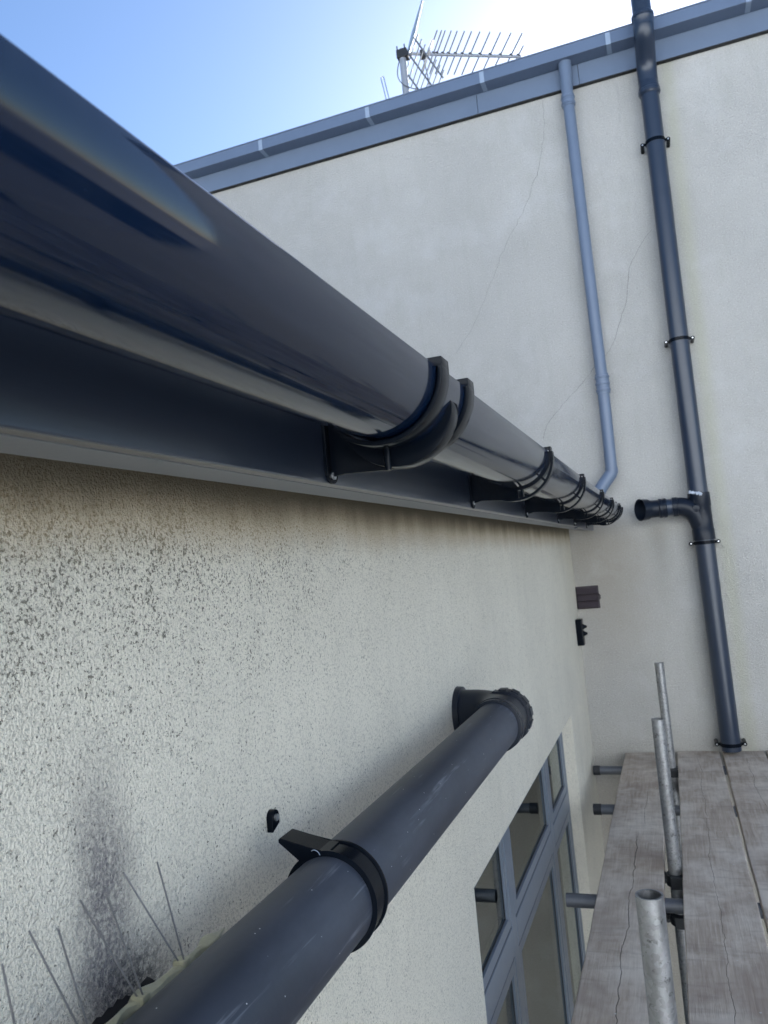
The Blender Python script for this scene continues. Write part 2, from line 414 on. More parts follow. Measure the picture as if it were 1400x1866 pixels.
# broken-out pocket in the render beside the pipe
rag = [(0.40, -0.52), (0.40, -0.402), (0.50, -0.4035), (0.56, -0.4015), (0.60, -0.404), (0.6176, -0.4035), (0.624, -0.4015), (0.631, -0.4045), (0.640, -0.4015), (0.647, -0.404), (0.654, -0.4005), (0.661, -0.4045), (0.667, -0.4035), (0.674, -0.408), (0.685, -0.4085), (0.692, -0.404), (0.701, -0.4025), (0.707, -0.407), (0.714, -0.414), (0.722, -0.424), (0.738, -0.433), (0.75, -0.48), (0.73, -0.52)]
cw = obj('cutter', B(W - 1, W + 1, WY0, WY1, WZ0, WZ1), M['near'])
ch = obj('cutter', prism(bmesh.new(), rag, 'x', W - 0.06, W + 0.05), M['near'])
for c_ in (cw, ch): c_.parent = None
bpy.context.view_layer.update()
cut(wall, [cw, ch])
wall.data.materials.append(M['dark'])  # near-black pocket faces put the shade of the cavity into the colour
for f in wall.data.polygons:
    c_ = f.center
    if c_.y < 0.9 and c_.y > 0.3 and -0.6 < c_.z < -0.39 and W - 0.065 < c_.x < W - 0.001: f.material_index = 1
fa = P('fascia_board', B(-0.430, -0.412, -2, 3.98, 0.119, 0.335), M['fascia'], nb, bevel=0.0022)
P('fascia_board', B(-0.430, -0.4135, 3.984, 4.885, 0.112, 0.335), M['fascia'], nb, bevel=0.0022)
P('soffit_lip', B(-0.484, -0.4305, -2, 4.885, 0.1185, 0.131), M['soffit'], nb, bevel=0.001)
P('soffit', B(W + 0.001, -0.4845, -2, 4.885, 0.16, 0.168), M['soffit'], nb)
bm = bmesh.new(); prism(bm, [(-0.405, 0.30), (-0.405, 0.325), (-4.5, 2.1), (-4.5, 2.075)], 'y', -2, 4.88)
P('roof', bm, M['tiles'], nb)
# reveals get their own thin painted drip edge along the window head
wf = P('window', B(-0.690, -0.618, WY0, WY0 + 0.045, WZ0, WZ1), M['frame'], nb, bevel=0.003)
def Wp(name, bm, m='frame', **k): return P(name, bm, M[m], wf, **k)
wf.location = -Vector(nb.location)
def Wp(name, bm, m='frame', **k):
    return obj(name, bm, M[m], wf, **k)
XF = -0.618
Wp('frame_bar', B(-0.690, XF, WY1 - 0.045, WY1, WZ0, WZ1), bevel=0.003)
Wp('frame_bar', B(-0.690, XF, WY0 + 0.045, WY1 - 0.045, WZ1 - 0.045, WZ1), bevel=0.003)
Wp('frame_bar', B(-0.690, XF, WY0 + 0.045, WY1 - 0.045, WZ0, WZ0 + 0.06), bevel=0.003)
cols = [(WY0 + 0.045, 2.59), (2.66, 3.495), (3.565, WY1 - 0.045)]
for a, b in ((2.59, 2.66), (3.495, 3.565)):
    Wp('mullion', B(-0.690, XF, a, b, WZ0 + 0.06, WZ1 - 0.045), bevel=0.003)
TZ0, TZ1 = -1.295, -1.205
for a, b in cols:
    Wp('transom', B(-0.690, XF + 0.0005, a, b, TZ0, TZ1), bevel=0.003)
for ci, (a, b) in enumerate(cols):
    for ri, (z0, z1) in enumerate(((TZ1, WZ1 - 0.045), (WZ0 + 0.06, TZ0))):
        g_ = 0.006
        bm = bmesh.new()       # black gasket line round the sash
        for q in ((a, b, z0, z0 + g_), (a, b, z1 - g_, z1), (a, a + g_, z0 + g_, z1 - g_), (b - g_, b, z0 + g_, z1 - g_)):
            box(bm, -0.68, XF - 0.003, q[0], q[1], q[2], q[3])
        Wp('gasket', bm, 'gasket')
        s = 0.034; a1, b1, c1, d1 = a + g_, b - g_, z0 + g_, z1 - g_
        bm = bmesh.new()
        for q in ((a1, b1, c1, c1 + s), (a1, b1, d1 - s, d1), (a1, a1 + s, c1 + s, d1 - s), (b1 - s, b1, c1 + s, d1 - s)):
            box(bm, -0.68, XF - 0.0015, *q)
        bmesh.ops.remove_doubles(bm, verts=bm.verts[:], dist=1e-5)
        Wp('sash', bm)
        bm = bmesh.new(); i = s; g2 = 0.005
        for q in ((a1 + i, b1 - i, c1 + i, c1 + i + g2), (a1 + i, b1 - i, d1 - i - g2, d1 - i), (a1 + i, a1 + i + g2, c1 + i + g2, d1 - i - g2), (b1 - i - g2, b1 - i, c1 + i + g2, d1 - i - g2)):
            box(bm, -0.66, XF - 0.0095, *q)
        Wp('gasket', bm, 'gasket')
        Wp('pane', B(-0.634, XF - 0.011, a1 + s + g2, b1 - s - g2, c1 + s + g2, d1 - s - g2), 'glass')
Wp('window_sill', B(-0.69, W + 0.035, WY0 + 0.001, WY1 - 0.001, WZ0 - 0.03, WZ0 - 0.001), bevel=0.004)
# the room behind
bm = bmesh.new()
box(bm, -4.2, -4.15, -0.5, 4.8, -3.2, -0.6); box(bm, -4.15, W - 0.31, 4.75, 4.8, -3.2, -0.6); box(bm, -4.15, W - 0.31, -0.5, -0.45, -3.2, -0.6)
box(bm, -4.15, W - 0.31, -0.45, 4.75, -0.65, -0.6)
P('interior', bm, M['room'], nb)
P('interior_floor', B(-4.15, W - 0.31, -0.45, 4.75, -3.2, -3.15), M['roomfloor'], nb)
# dark bundle on the inner sill, lower middle pane
bm = bmesh.new(); bmesh.ops.create_icosphere(bm, subdivisions=3, radius=1)
for v in bm.verts:
    v.co = Vector((v.co.x * 0.10, v.co.y * 0.22, v.co.z * (0.13 + 0.05 * math.sin(v.co.y * 9)))) * (1 + 0.12 * math.sin(7 * v.co.x + 5 * v.co.y + 3 * v.co.z))
bag = obj('cloth_bundle', bm, M['cloth'], smooth=True); bag.location = (-0.98, 2.95, -2.2)
tag(bag, 'dark blue bundle of cloth behind the lower window glass', 'cloth')
bm = B(-1.25, -0.88, 2.2, 3.9, -2.36, -2.335)
P('inner_sill', bm, M['room'], nb)

# ------------------------------------------------------------------ far building
fb = thing('far_building', 'tall cream render wall across the corner with blue-grey fascia under the sky', 'building', (0, D + 0.2, GZ))
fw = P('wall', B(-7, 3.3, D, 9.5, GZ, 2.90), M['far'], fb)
xs = [-7, -3.6, -0.843, -0.196, 3.37]
for a, b in zip(xs, xs[1:]):
    P('fascia_board', B(a + 0.0012, b - 0.0012, D - 0.03, D - 0.002, 2.884, 3.07), M['grey'], fb, bevel=0.0015)
P('soffit_trim', B(-7, 3.37, D - 0.0295, D + 0.02, 2.878, 2.8835), M['gasket'], fb)
bm = bmesh.new(); prism(bm, [(D - 0.03, 3.06), (D - 0.03, 3.075), (9.5, 3.75), (9.5, 3.73)], 'x', -7, 3.39)
P('roof', bm, M['tiles'], fb)
def crack(pts, wr=(0.0009, 0.0016)):
    bm = bmesh.new(); q = []
    for (x0, z0), (x1, z1) in zip(pts, pts[1:]):
        n = max(2, int(math.hypot(x1 - x0, z1 - z0) / 0.035))
        for k in range(n): q.append((x0 + (x1 - x0) * k / n + random.uniform(-.008, .008), z0 + (z1 - z0) * k / n))
    q.append(pts[-1]); rows = []
    for k, (x, z) in enumerate(q):
        w = random.uniform(*wr)
        rows.append([bm.verts.new((x - w, D - 0.0002, z)), bm.verts.new((x, D - 0.0016, z)), bm.verts.new((x + w, D - 0.0002, z))])
    for a, b in zip(rows, rows[1:]):
        for k in (0, 1): bm.faces.new((a[k], a[k + 1], b[k + 1], b[k]))
    P('crack', bm, M['crack'], fb)
crack([(-0.427, 2.87), (-0.44, 2.66), (-0.49, 2.457), (-0.62, 2.2), (-0.80, 1.93), (-0.86, 1.80), (-1.015, 1.525), (-1.10, 1.42), (-1.162, 1.352)], (0.0005, 0.0009))
crack([(0.11, 1.88), (-0.02, 1.72), (-0.045, 1.60), (-0.082, 1.443), (-0.15, 1.30), (-0.206, 1.193), (-0.334, 1.079), (-0.46, 0.96), (-0.538, 0.888), (-0.62, 0.80), (-0.658, 0.715)])

# box gutter on the far eaves
bg_ = thing('box_gutter', 'long blue-grey square gutter along the far eaves with pale clips', 'gutter', (0, D - 0.09, 3.02))
prof = [(D - 0.034, 3.014), (D - 0.13, 3.02), (D - 0.13, 3.092), (D - 0.136, 3.094), (D - 0.136, 3.100), (D - 0.122, 3.100), (D - 0.122, 3.028), (D - 0.04, 3.022), (D - 0.04, 3.095), (D - 0.034, 3.095)]
P('trough', prism(bmesh.new(), prof, 'x', -7, 3.37), M['greyd'], bg_, bevel=0.001)
for x in (-3.3, -2.379, -1.565, -0.779, 0.0, 0.775, 1.55, 2.3, 3.05):
    bm = bmesh.new(); prism(bm, [(D - 0.034, 3.0135), (D - 0.1335, 3.0155), (D - 0.1335, 3.090), (D - 0.131, 3.090), (D - 0.131, 3.0185), (D - 0.034, 3.0165)], 'x', x - 0.014, x + 0.014)
    P('clip', bm, M['clip'], bg_)

# ------------------------------------------------------------------ rainwater downpipe
dp = thing('rainwater_downpipe', 'slim blue-grey downpipe from the far eaves, cranked at its foot towards the black gutter', 'downpipe', (-0.27, D - 0.06, 0.4))
yd = D - 0.07
P('outlet', T([(-0.268, yd, 3.02), (-0.270, yd, 2.98), (-0.273, yd, 2.80)], [0.040, 0.040, 0.034], 32), M['grey'], dp, smooth=True)
def collar(par, x, y, z, h, r, m, ribs=2):
    pts, rad = [], []
    for k in range(ribs):
        zz = z + h / 2 - h * (k + 0.5) / ribs
        for dz, dr in ((0.008, 0), (0.005, 0.0035), (-0.005, 0.0035), (-0.008, 0)): pts.append((x, y, zz + dz)); rad.append(r + dr)
    pts = [(x, y, z + h / 2)] + pts + [(x, y, z - h / 2)]; rad = [r] + rad + [r]
    return P('collar', T(pts, rad, 32), m, par, smooth=True)
collar(dp, -0.2735, yd, 2.775, 0.075, 0.0395, M['grey'])
P('pipe', T([(-0.2735, yd, 2.80), (-0.268, yd, 1.8), (-0.262, yd, 0.99)], 0.0345, 32), M['grey'], dp, smooth=True)
collar(dp, -0.2615, yd, 0.985, 0.12, 0.0395, M['grey'], 3)
P('pipe', T([(-0.262, yd, 0.99), (-0.2675, yd, 0.46), (-0.2685, yd, 0.445)], 0.0345, 32), M['grey'], dp, smooth=True)
P('bend', T([(-0.2675, yd, 0.475), (-0.268, yd, 0.452), (-0.276, yd, 0.436), (-0.325, yd - 0.02, 0.375), (-0.352, yd - 0.032, 0.335)], 0.0375, 32, hollow=0.003), M['grey'], dp, smooth=True)

# ------------------------------------------------------------------ soil stack
ys = D - 0.09
ss = thing('soil_stack', 'thick dark slate soil pipe running full height up the far wall past the eaves', 'soil pipe', (0.2, ys, -1.2))
rs = 0.053
P('pipe', T([(0.2035, ys, -1.19), (0.196, ys, 0.02)], rs, 40), M['stack'], ss, smooth=True)
P('pipe', T([(0.194, ys, 0.24), (0.193, ys, 1.2), (0.196, ys, 2.71)], rs, 40), M['stack'], ss, smooth=True)
yo = D - 0.225
P('pipe', T([(0.203, yo, 3.02), (0.206, yo, 4.05)], rs, 40), M['stack'], ss, smooth=True)
# offset bends round the gutter
def jcollar(par, a, b, r, m):
    a, b = Vector(a), Vector(b)
    q = [a, a.lerp(b, .08), a.lerp(b, .12), a.lerp(b, .3), a.lerp(b, .34), a.lerp(b, .44), a.lerp(b, .48), a.lerp(b, 1)]
    return P('collar', T(q, [r - .004, r, r + .003, r + .003, r, r, r - .002, r - .004], 40), m, par, smooth=True)
P('bend', T([(0.196, ys, 2.70)] + arc((0.196, ys, 2.76), (0.197, ys, 2.83), (0.198, ys - 0.045, 2.88), 6) + arc((0.200, yo + 0.035, 2.935), (0.201, yo, 2.96), (0.202, yo, 3.02), 6), rs + 0.004, 40), M['stack'], ss, smooth=True)
jcollar(ss, (0.196, ys, 2.655), (0.196, ys, 2.76), 0.060, M['stack'])
jcollar(ss, (0.2035, yo, 3.075), (0.2025, yo, 2.99), 0.060, M['stack'])
# branch tee
P('branch_fitting', T([(0.1965, ys, -0.005), (0.1962, ys, 0.055), (0.1962, ys, 0.060), (0.195, ys, 0.185), (0.195, ys, 0.19), (0.194, ys, 0.265)], [0.0605, 0.0605, 0.058, 0.058, 0.0605, 0.0605], 40), M['socket'], ss, smooth=True)
br = [Vector((0.195, ys, 0.05))] + arc((0.182, ys - 0.006, 0.10), (0.160, ys - 0.014, 0.195), (0.075, ys - 0.018, 0.200), 10) + [Vector((0.05, ys - 0.018, 0.200))]
P('branch', T(br, 0.0525, 36), M['socket'], ss, smooth=True)
P('access_plug', T([(0.170, ys - 0.055, 0.178), (0.168, ys - 0.062, 0.178), (0.168, ys - 0.066, 0.178)], [0.021, 0.021, 0.016], 24), M['socket'], ss, smooth=True)
P('pipe', T([(0.075, ys - 0.018, 0.200), (0.0, ys - 0.018, 0.201)], 0.049, 36), M['stack'], ss, smooth=True)
P('collar', T([(0.077, ys - 0.018, 0.2), (0.075, ys - 0.018, 0.2), (0.048, ys - 0.018, 0.2), (0.046, ys - 0.018, 0.2)], [0.050, 0.0555, 0.0555, 0.050], 36), M['socket'], ss, smooth=True)
q = [(0.018, 0.052), (0.012, 0.0565), (-0.002, 0.0565), (-0.004, 0.0545), (-0.012, 0.0545), (-0.014, 0.0565), (-0.026, 0.0565), (-0.030, 0.052)]
P('collar', T([(x, ys - 0.018 - max(0, -x) * 0.1, 0.2) for x, r_ in q], [r_ for x, r_ in q], 36), M['socket'], ss, smooth=True)
P('socket', T([(-0.028, ys - 0.020, 0.2005), (-0.060, ys - 0.026, 0.2005), (-0.085, ys - 0.036, 0.201), (-0.092, ys - 0.040, 0.201), (-0.118, ys - 0.056, 0.201), (-0.131, ys - 0.064, 0.201)], [0.050, 0.051, 0.053, 0.0600, 0.0625, 0.0640], 36, hollow=0.004), M['socket'], ss, smooth=True)
def pclip(z, x, par=None, y=ys, r=rs, low=0):
    bm = bmesh.new()
    sweep(bm, [(x, y, z - 0.010), (x, y, z - 0.009), (x, y, z + 0.009), (x, y, z + 0.010)], [r, r + 0.0045, r + 0.0045, r], 36)
    for s in (-1, 1):
        box(bm, x + s * (r + 0.001) if s > 0 else x - r - 0.026, x + (r + 0.026) if s > 0 else x - r - 0.001, y - 0.002, y + 0.004, z - 0.008, z + 0.008)
        sweep(bm, [(x + s * (r + 0.020), y - 0.004, z), (x + s * (r + 0.020), D - 0.001, z)], 0.0115, 16)
    c = P('bracket', bm, M['bracket'], ss, smooth=True)
    for s in (-1, 1):
        q_ = obj('screw', T([(x + s * (r + 0.020), y - 0.007, z), (x + s * (r + 0.020), y - 0.004, z)], 0.0048, 10), M['alu'], c)
pclip(2.366, 0.1945); pclip(1.164, 0.193); pclip(-0.020, 0.196); pclip(-1.155, 0.2035)
for k in range(5):
    bm = bmesh.new(); bmesh.ops.create_icosphere(bm, subdivisions=2, radius=1)
    for v in bm.verts: v.co *= 1 + random.uniform(-.25, .25)
    s = random.uniform(.006, .011)
    for v in bm.verts: v.co = Vector((v.co.x * s * 1.3, v.co.y * s * .6, v.co.z * s)) + Vector((0.150 + k * 0.013, ys - 0.048 - 0.003 * k, 0.272 - 0.004 * k + random.uniform(-.004, .004)))
    P('sealant_blob', bm, M['sealant'], ss, smooth=True)

# ------------------------------------------------------------------ near gutter
GX, GZc, GR = -0.2995, 0.225, 0.0735
gt = thing('half_round_gutter', 'large glossy black half round gutter running from the top left towards the corner', 'gutter', (GX, 2, GZc))
pi = math.pi
def trough(y0, y1, r=GR, th=0.0028):
    bm = bmesh.new(); ringsec(bm, GX, GZc, r - th, r, pi, 2 * pi, y0, y1, 56)
    sweep(bm, [(GX + r - 0.0042, y0, GZc - 0.0005), (GX + r - 0.0042, y1, GZc - 0.0005)], 0.0040, 14)
    sweep(bm, [(GX - r + 0.003, y0, GZc + 0.001), (GX - r + 0.003, y1, GZc + 0.001)], 0.004, 10)
    return P('trough', bm, M['gutter'], gt, smooth=True)
trough(-1.6, 0.927); trough(0.929, 4.715)
ANG0 = -pi * 0.985
def crescent(yc, wy, lift=0.026, full=True):
    """bracket: inner arm hugging the trough, outer arm bowed away from it and cross ribs between"""
    ro = GR + 0.0045
    def inner(a): return ro
    def outer(a):        # a from pi (back) to 2*pi (front rim)
        t_ = (a - pi) / pi
        return ro + 0.004 + lift * math.sin(min(1, max(0, (1 - t_))) * pi * 0.55) ** 1.25 * (1 if t_ < 0.5 else 1)
    bm = bmesh.new()
    ringsec(bm, GX, GZc, GR + 0.0002, ro, pi * 1.0, pi * 2.0, yc - wy, yc + wy, 40)
    ringsec(bm, GX, GZc, lambda a: max(outer(a) - 0.005, ro), lambda a: outer(a) + 0.0006, pi * 1.03, pi * 2.0, yc - wy * 0.85, yc + wy * 0.85, 40)
    for k in (1.28, 1.52, 1.74):     # ribs
        a = pi * k
        ringsec(bm, GX, GZc, ro - 0.001, lambda q_: outer(q_) - 0.001, a - 0.03, a + 0.03, yc - wy * 0.7, yc + wy * 0.7, 2)
    # hook over the front bead
    box(bm, GX + GR - 0.011, GX + GR + 0.0062, yc - wy, yc + wy, GZc + 0.0056, GZc + 0.0105)
    box(bm, GX + GR + 0.0012, GX + GR + 0.0062, yc - wy, yc + wy, GZc - 0.004, GZc + 0.0056)
    # gusset to the fascia
    zb = GZc - GR
    prism(bm, [(-0.4118, zb - 0.022), (-0.388, zb - 0.0175), (GX - 0.004, GZc - outer(1.5 * pi) + 0.001), (GX - 0.004, zb - 0.004), (GX - GR * 0.7, GZc - GR * 0.72), (GX - GR - 0.003, GZc - 0.002), (-0.4118, GZc + 0.01)], 'y', yc - 0.0028, yc + 0.0028)
    return bm
def plate(yc, wy):
    poly = []
    zb = GZc - GR - 0.029
    for k in range(13):
        a = pi + pi * k / 12; poly.append((yc + math.cos(a) * wy, zb + 0.010 + math.sin(a) * 0.014))
    poly += [(yc + wy, GZc + 0.02), (yc - wy, GZc + 0.02)]
    return prism(bmesh.new(), poly, 'x', -0.4118, -0.4075)
for yb in (1.752, 2.48, 3.235, 3.83, 4.42):
    b_ = P('bracket', crescent(yb, 0.013), M['bracket'], gt, smooth=True)
    P('fixing_plate', plate(yb, 0.013), M['bracket'], gt, bevel=0.0008)
    P('screw', T([(-0.4076, yb, GZc - GR - 0.020), (-0.4055, yb, GZc - GR - 0.020)], 0.0048, 12), M['alu'], gt)
# union joint with its two collars and bracket
bm = bmesh.new()
ringsec(bm, GX, GZc, GR + 0.0003, GR + 0.0026, pi, 2 * pi, 0.868, 0.985, 56)
P('union_band', bm, M['gutter'], gt, smooth=True)
for a, b in ((0.846, 0.878), (0.972, 1.004)):
    bm = bmesh.new(); ringsec(bm, GX, GZc, GR + 0.0028, GR + 0.0085, pi, 2 * pi, a, b, 56)
    box(bm, GX + GR - 0.012, GX + GR + 0.0085, a, b, GZc - 0.001, GZc + 0.010)
    P('union_collar', bm, M['bracket'], gt, smooth=True, bevel=0.0012)
bm = bmesh.new()
lens = lambda a: GR + 0.003 + 0.024 * max(0.0, math.sin((a - pi * 1.08) / (pi * 0.80) * pi)) ** 0.8
ringsec(bm, GX, GZc, GR + 0.001, lambda a: max(lens(a), GR + 0.0032), pi * 1.08, pi * 1.88, 0.914, 0.944, 44)
prism(bm, [(-0.4118, GZc - GR - 0.024), (-0.388, GZc - GR - 0.022), (GX - 0.012, GZc - GR - 0.0255), (GX - 0.004, GZc - GR - 0.004), (GX - GR * 0.7, GZc - GR * 0.72), (GX - GR - 0.003, GZc - 0.002), (-0.4118, GZc + 0.01)], 'y', 0.9465, 0.9525)
P('bracket', bm, M['bracket'], gt, smooth=True, bevel=0.0012)
P('fixing_plate', plate(0.950, 0.017), M['bracket'], gt, bevel=0.0008)
P('screw', T([(-0.4076, 0.95, GZc - GR - 0.022), (-0.4050, 0.95, GZc - GR - 0.022)], 0.0055, 12), M['alu'], gt)
P('screw_boss', T([(GX - 0.014, 0.905, GZc - GR - 0.004), (GX - 0.014, 0.905, GZc - GR - 0.031)], 0.0045, 12), M['bracket'], gt, smooth=True)
# closed end
bm = bmesh.new(); poly = [(GX + math.cos(pi + pi * k / 24) * (GR + 0.004), GZc + math.sin(pi + pi * k / 24) * (GR + 0.004)) for k in range(25)]
prism(bm, poly, 'y', 4.700, 4.722); P('stop_end', bm, M['bracket'], gt)
for a in (4.62, 4.66):
    bm = bmesh.new(); ringsec(bm, GX, GZc, GR + 0.0005, GR + 0.008, pi, 2 * pi, a, a + 0.016, 32); P('end_collar', bm, M['bracket'], gt, smooth=True)
bm = bmesh.new(); box(bm, GX + 0.03, GX + 0.055, 4.55, 4.575, GZc, GZc + 0.03); P('clip', bm, M['bracket'], gt, bevel=0.004)

# ------------------------------------------------------------------ near waste pipe
PX, PZ, PR = -0.434, -0.398, 0.055
wp = thing('waste_pipe', 'thick dusty black soil pipe on the near wall with bracket, elbow and screw cap', 'soil pipe', (PX, 1, PZ))
P('pipe', T([(PX, -0.4, PZ), (PX, 0.4, PZ), (PX, 1.2, PZ), (PX, 1.90, PZ)], PR, 72), M['pipe'], wp, smooth=True)
yb0 = 1.852
P('socket', T([(PX, yb0, PZ), (PX, yb0 + 0.001, PZ), (PX, yb0 + 0.012, PZ), (PX, yb0 + 0.013, PZ), (PX, yb0 + 0.022, PZ), (PX, yb0 + 0.023, PZ), (PX, yb0 + 0.040, PZ), (PX, yb0 + 0.045, PZ), (PX, yb0 + 0.11, PZ)],
   [0.0556, 0.0625, 0.0625, 0.0605, 0.0605, 0.0640, 0.0640, 0.059, 0.059], 56), M['socket'], wp, smooth=True)
yj = 2.00
P('elbow', T([(PX, yb0 + 0.05, PZ)] + arc((PX - 0.005, yj - 0.07, PZ), (PX - 0.02, yj - 0.0, PZ + 0.0), (W + 0.055, yj + 0.005, PZ + 0.004), 8) + [(W + 0.02, yj + 0.005, PZ + 0.005), (W + 0.001, yj + 0.005, PZ + 0.005)], 0.0585, 48), M['socket'], wp, smooth=True)
P('wall_flange', T([(W + 0.016, yj + 0.005, PZ + 0.005), (W + 0.014, yj + 0.005, PZ + 0.005), (W - 0.001, yj + 0.005, PZ + 0.005)], [0.060, 0.0665, 0.0680], 48), M['socket'], wp, smooth=True)
cp = P('screw_cap', T([(PX, yj - 0.036, PZ), (PX, yj - 0.035, PZ), (PX, yj - 0.004, PZ), (PX, yj + 0.001, PZ)], [0.058, 0.0640, 0.0650, 0.059], 56), M['socket'], wp, smooth=True)
for k in range(13):
    a = 2 * pi * k / 13
    bm = bmesh.new(); box(bm, -0.0105, 0.0105, yj - 0.031, yj - 0.003, 0.0605, 0.0672)
    bmesh.ops.transform(bm, matrix=Matrix.Translation((PX, 0, PZ)) @ Matrix.Rotation(a, 4, 'Y'), verts=bm.verts[:])
    obj('grip_rib', bm, M['socket'], cp, bevel=0.001)
# bracket ring and arm
yr = 0.905
bm = bmesh.new(); sweep(bm, [(PX, yr - 0.0195, PZ), (PX, yr - 0.0193, PZ), (PX, yr - 0.0162, PZ), (PX, yr - 0.0157, PZ), (PX, yr + 0.0157, PZ), (PX, yr + 0.0162, PZ), (PX, yr + 0.0193, PZ), (PX, yr + 0.0195, PZ)], [PR, PR + 0.0068, PR + 0.0068, PR + 0.0045, PR + 0.0045, PR + 0.0068, PR + 0.0068, PR], 72)
P('bracket_ring', bm, M['bracket'], wp, smooth=True)
bm = bmesh.new()
prism(bm, [(-0.4975, PZ + 0.0745), (-0.4975, PZ + 0.0720), (PX - 0.008, PZ + 0.0560), (PX + 0.004, PZ + 0.0560), (PX + 0.004, PZ + 0.0610), (PX - 0.010, PZ + 0.0615)], 'y', yr - 0.0185, yr + 0.0185)
for yg in (yr - 0.0192, yr + 0.0162):
    prism(bm, [(-0.4985, PZ + 0.0735), (-0.4985, PZ + 0.0690), (-0.467, PZ + 0.0440), (-0.455, PZ + 0.0500), (PX, PZ + 0.0565), (PX, PZ + 0.0600)], 'y', yg, yg + 0.003)
P('bracket_arm', bm, M['bracket'], wp, bevel=0.001)
def lug(y, z, w=0.0105, h=0.018):
    poly = [(y + math.cos(pi * k / 12) * w, z + math.sin(pi * k / 12) * w) for k in range(13)] + [(y - w, z - h), (y + w, z - h * 0.55)]
    bm = prism(bmesh.new(), poly, 'x', W - 0.001, W + 0.009)
    l_ = P('fixing_lug', bm, M['bracket'], wp, bevel=0.001)
    obj('screw', T([(W + 0.009, y, z), (W + 0.0115, y, z)], 0.0048, 12), M['alu'], l_)
lug(0.983, -0.330)

# stray curl of fibre caught on the bracket
cur = P('fibre', T([(PX - 0.012 + 0.006 * math.cos(a), yr - 0.024 - 0.003 * math.sin(a), PZ + 0.058 + 0.007 * math.sin(a)) for a in (k * 0.28 for k in range(9))], 0.00045, 6), M['clip'], wp)

# ------------------------------------------------------------------ bird spikes
bs = thing('bird_spike_strip', 'clear plastic bird spike strip with steel wires lying between near pipe and wall', 'bird spikes', (-0.475, 0.55, -0.355))
bm = bmesh.new()
def strip_z(y): return -0.372 + 0.014 * math.sin(y * 3.0)
n = 60; rows = []
for k in range(n + 1):
    y = 0.20 + (0.735 - 0.20) * k / n
    nod = 0.004 * math.sin(y * 118) + 0.003 * math.sin(y * 63 + 1); tp = min(1, (n - k) / 4 + 0.15)
    xc = -0.4845 + 0.002 * math.sin(y * 40)
    pts = []
    for j in range(8):
        a = 2 * pi * j / 8
        pts.append(bm.verts.new((xc + math.cos(a) * (0.0075 + nod * 0.8) * tp, y, -0.3635 + math.sin(a) * (0.0045 + abs(nod) * 0.5) * tp)))
    rows.append(pts)
for a, b in zip(rows, rows[1:]):
    for j in range(8): bm.faces.new((a[j], a[(j + 1) % 8], b[(j + 1) % 8], b[j]))
bm.faces.new(rows[0]); bm.faces.new(rows[-1])
P('base_strip', bm, M['poly'], bs, smooth=True)
for (yb_, ) in ((0.654,), (0.592,), (0.528,), (0.460,), (0.396,)):
    bm = bmesh.new(); box(bm, -0.491, -0.4765, yb_ - 0.006, yb_ + 0.006, -0.366, -0.355)
    P('spike_holder', bm, M['poly'], bs, bevel=0.003)
for yb_, tp in ((0.654, ((0.0, -0.031, 0.107), (-0.018, -0.05, 0.105))), (0.592, ((0.0, -0.040, 0.108), (-0.010, -0.053, 0.108))), (0.5265, ((0.0, -0.030, 0.104), (-0.010, -0.043, 0.108))), (0.460, ((0.0, -0.018, 0.104), (-0.010, -0.026, 0.104))), (0.396, ((0.0, -0.018, 0.104), (-0.01, -0.026, 0.104)))):
    for j, (dx, dy, dz) in enumerate(tp):
        p0 = Vector((-0.480 - 0.004 * j, yb_ - 0.002 * j, -0.360)); p1 = p0 + Vector((dx, dy, dz))
        P('spike', T([p0, p1], 0.00085, 8), M['spike'], bs, smooth=True)

# ------------------------------------------------------------------ louvre vent and wall fitting near the corner
lv = thing('louvre_vent', 'small brown plastic louvre vent on the far wall beside the inner corner', 'vent', (-0.49, D, -0.29))
P('surround', B(-0.560, -0.426, D - 0.014, D - 0.001, -0.356, -0.219), M['vent'], lv, bevel=0.003)
for k in range(3):
    z = -0.248 - k * 0.041
    bm = prism(bmesh.new(), [(D - 0.014, z + 0.019), (D - 0.020, z + 0.017), (D - 0.034, z - 0.016), (D - 0.030, z - 0.019), (D - 0.014, z - 0.012)], 'x', -0.554, -0.433)
    P('louvre', bm, M['vent'], lv)
P('pull_tab', T([(-0.430, D - 0.02, -0.268), (-0.419, D - 0.03, -0.280), (-0.420, D - 0.03, -0.296), (-0.424, D - 0.02, -0.300)], 0.004, 10), M['vent'], lv)
tv = thing('wall_fitting', 'small black box fitting with two stub knobs on the near wall by the corner', 'wall fitting', (W, 4.72, -0.47))
P('back_plate', B(W, W + 0.040, 4.70, 4.77, -0.555, -0.400), M['bracket'], tv, bevel=0.006)
for z in (-0.447, -0.487):
    P('knob', T([(W + 0.038, 4.73, z), (W + 0.046, 4.73, z), (W + 0.062, 4.73, z)], [0.019, 0.013, 0.005], 14), M['bracket'], tv, smooth=True)

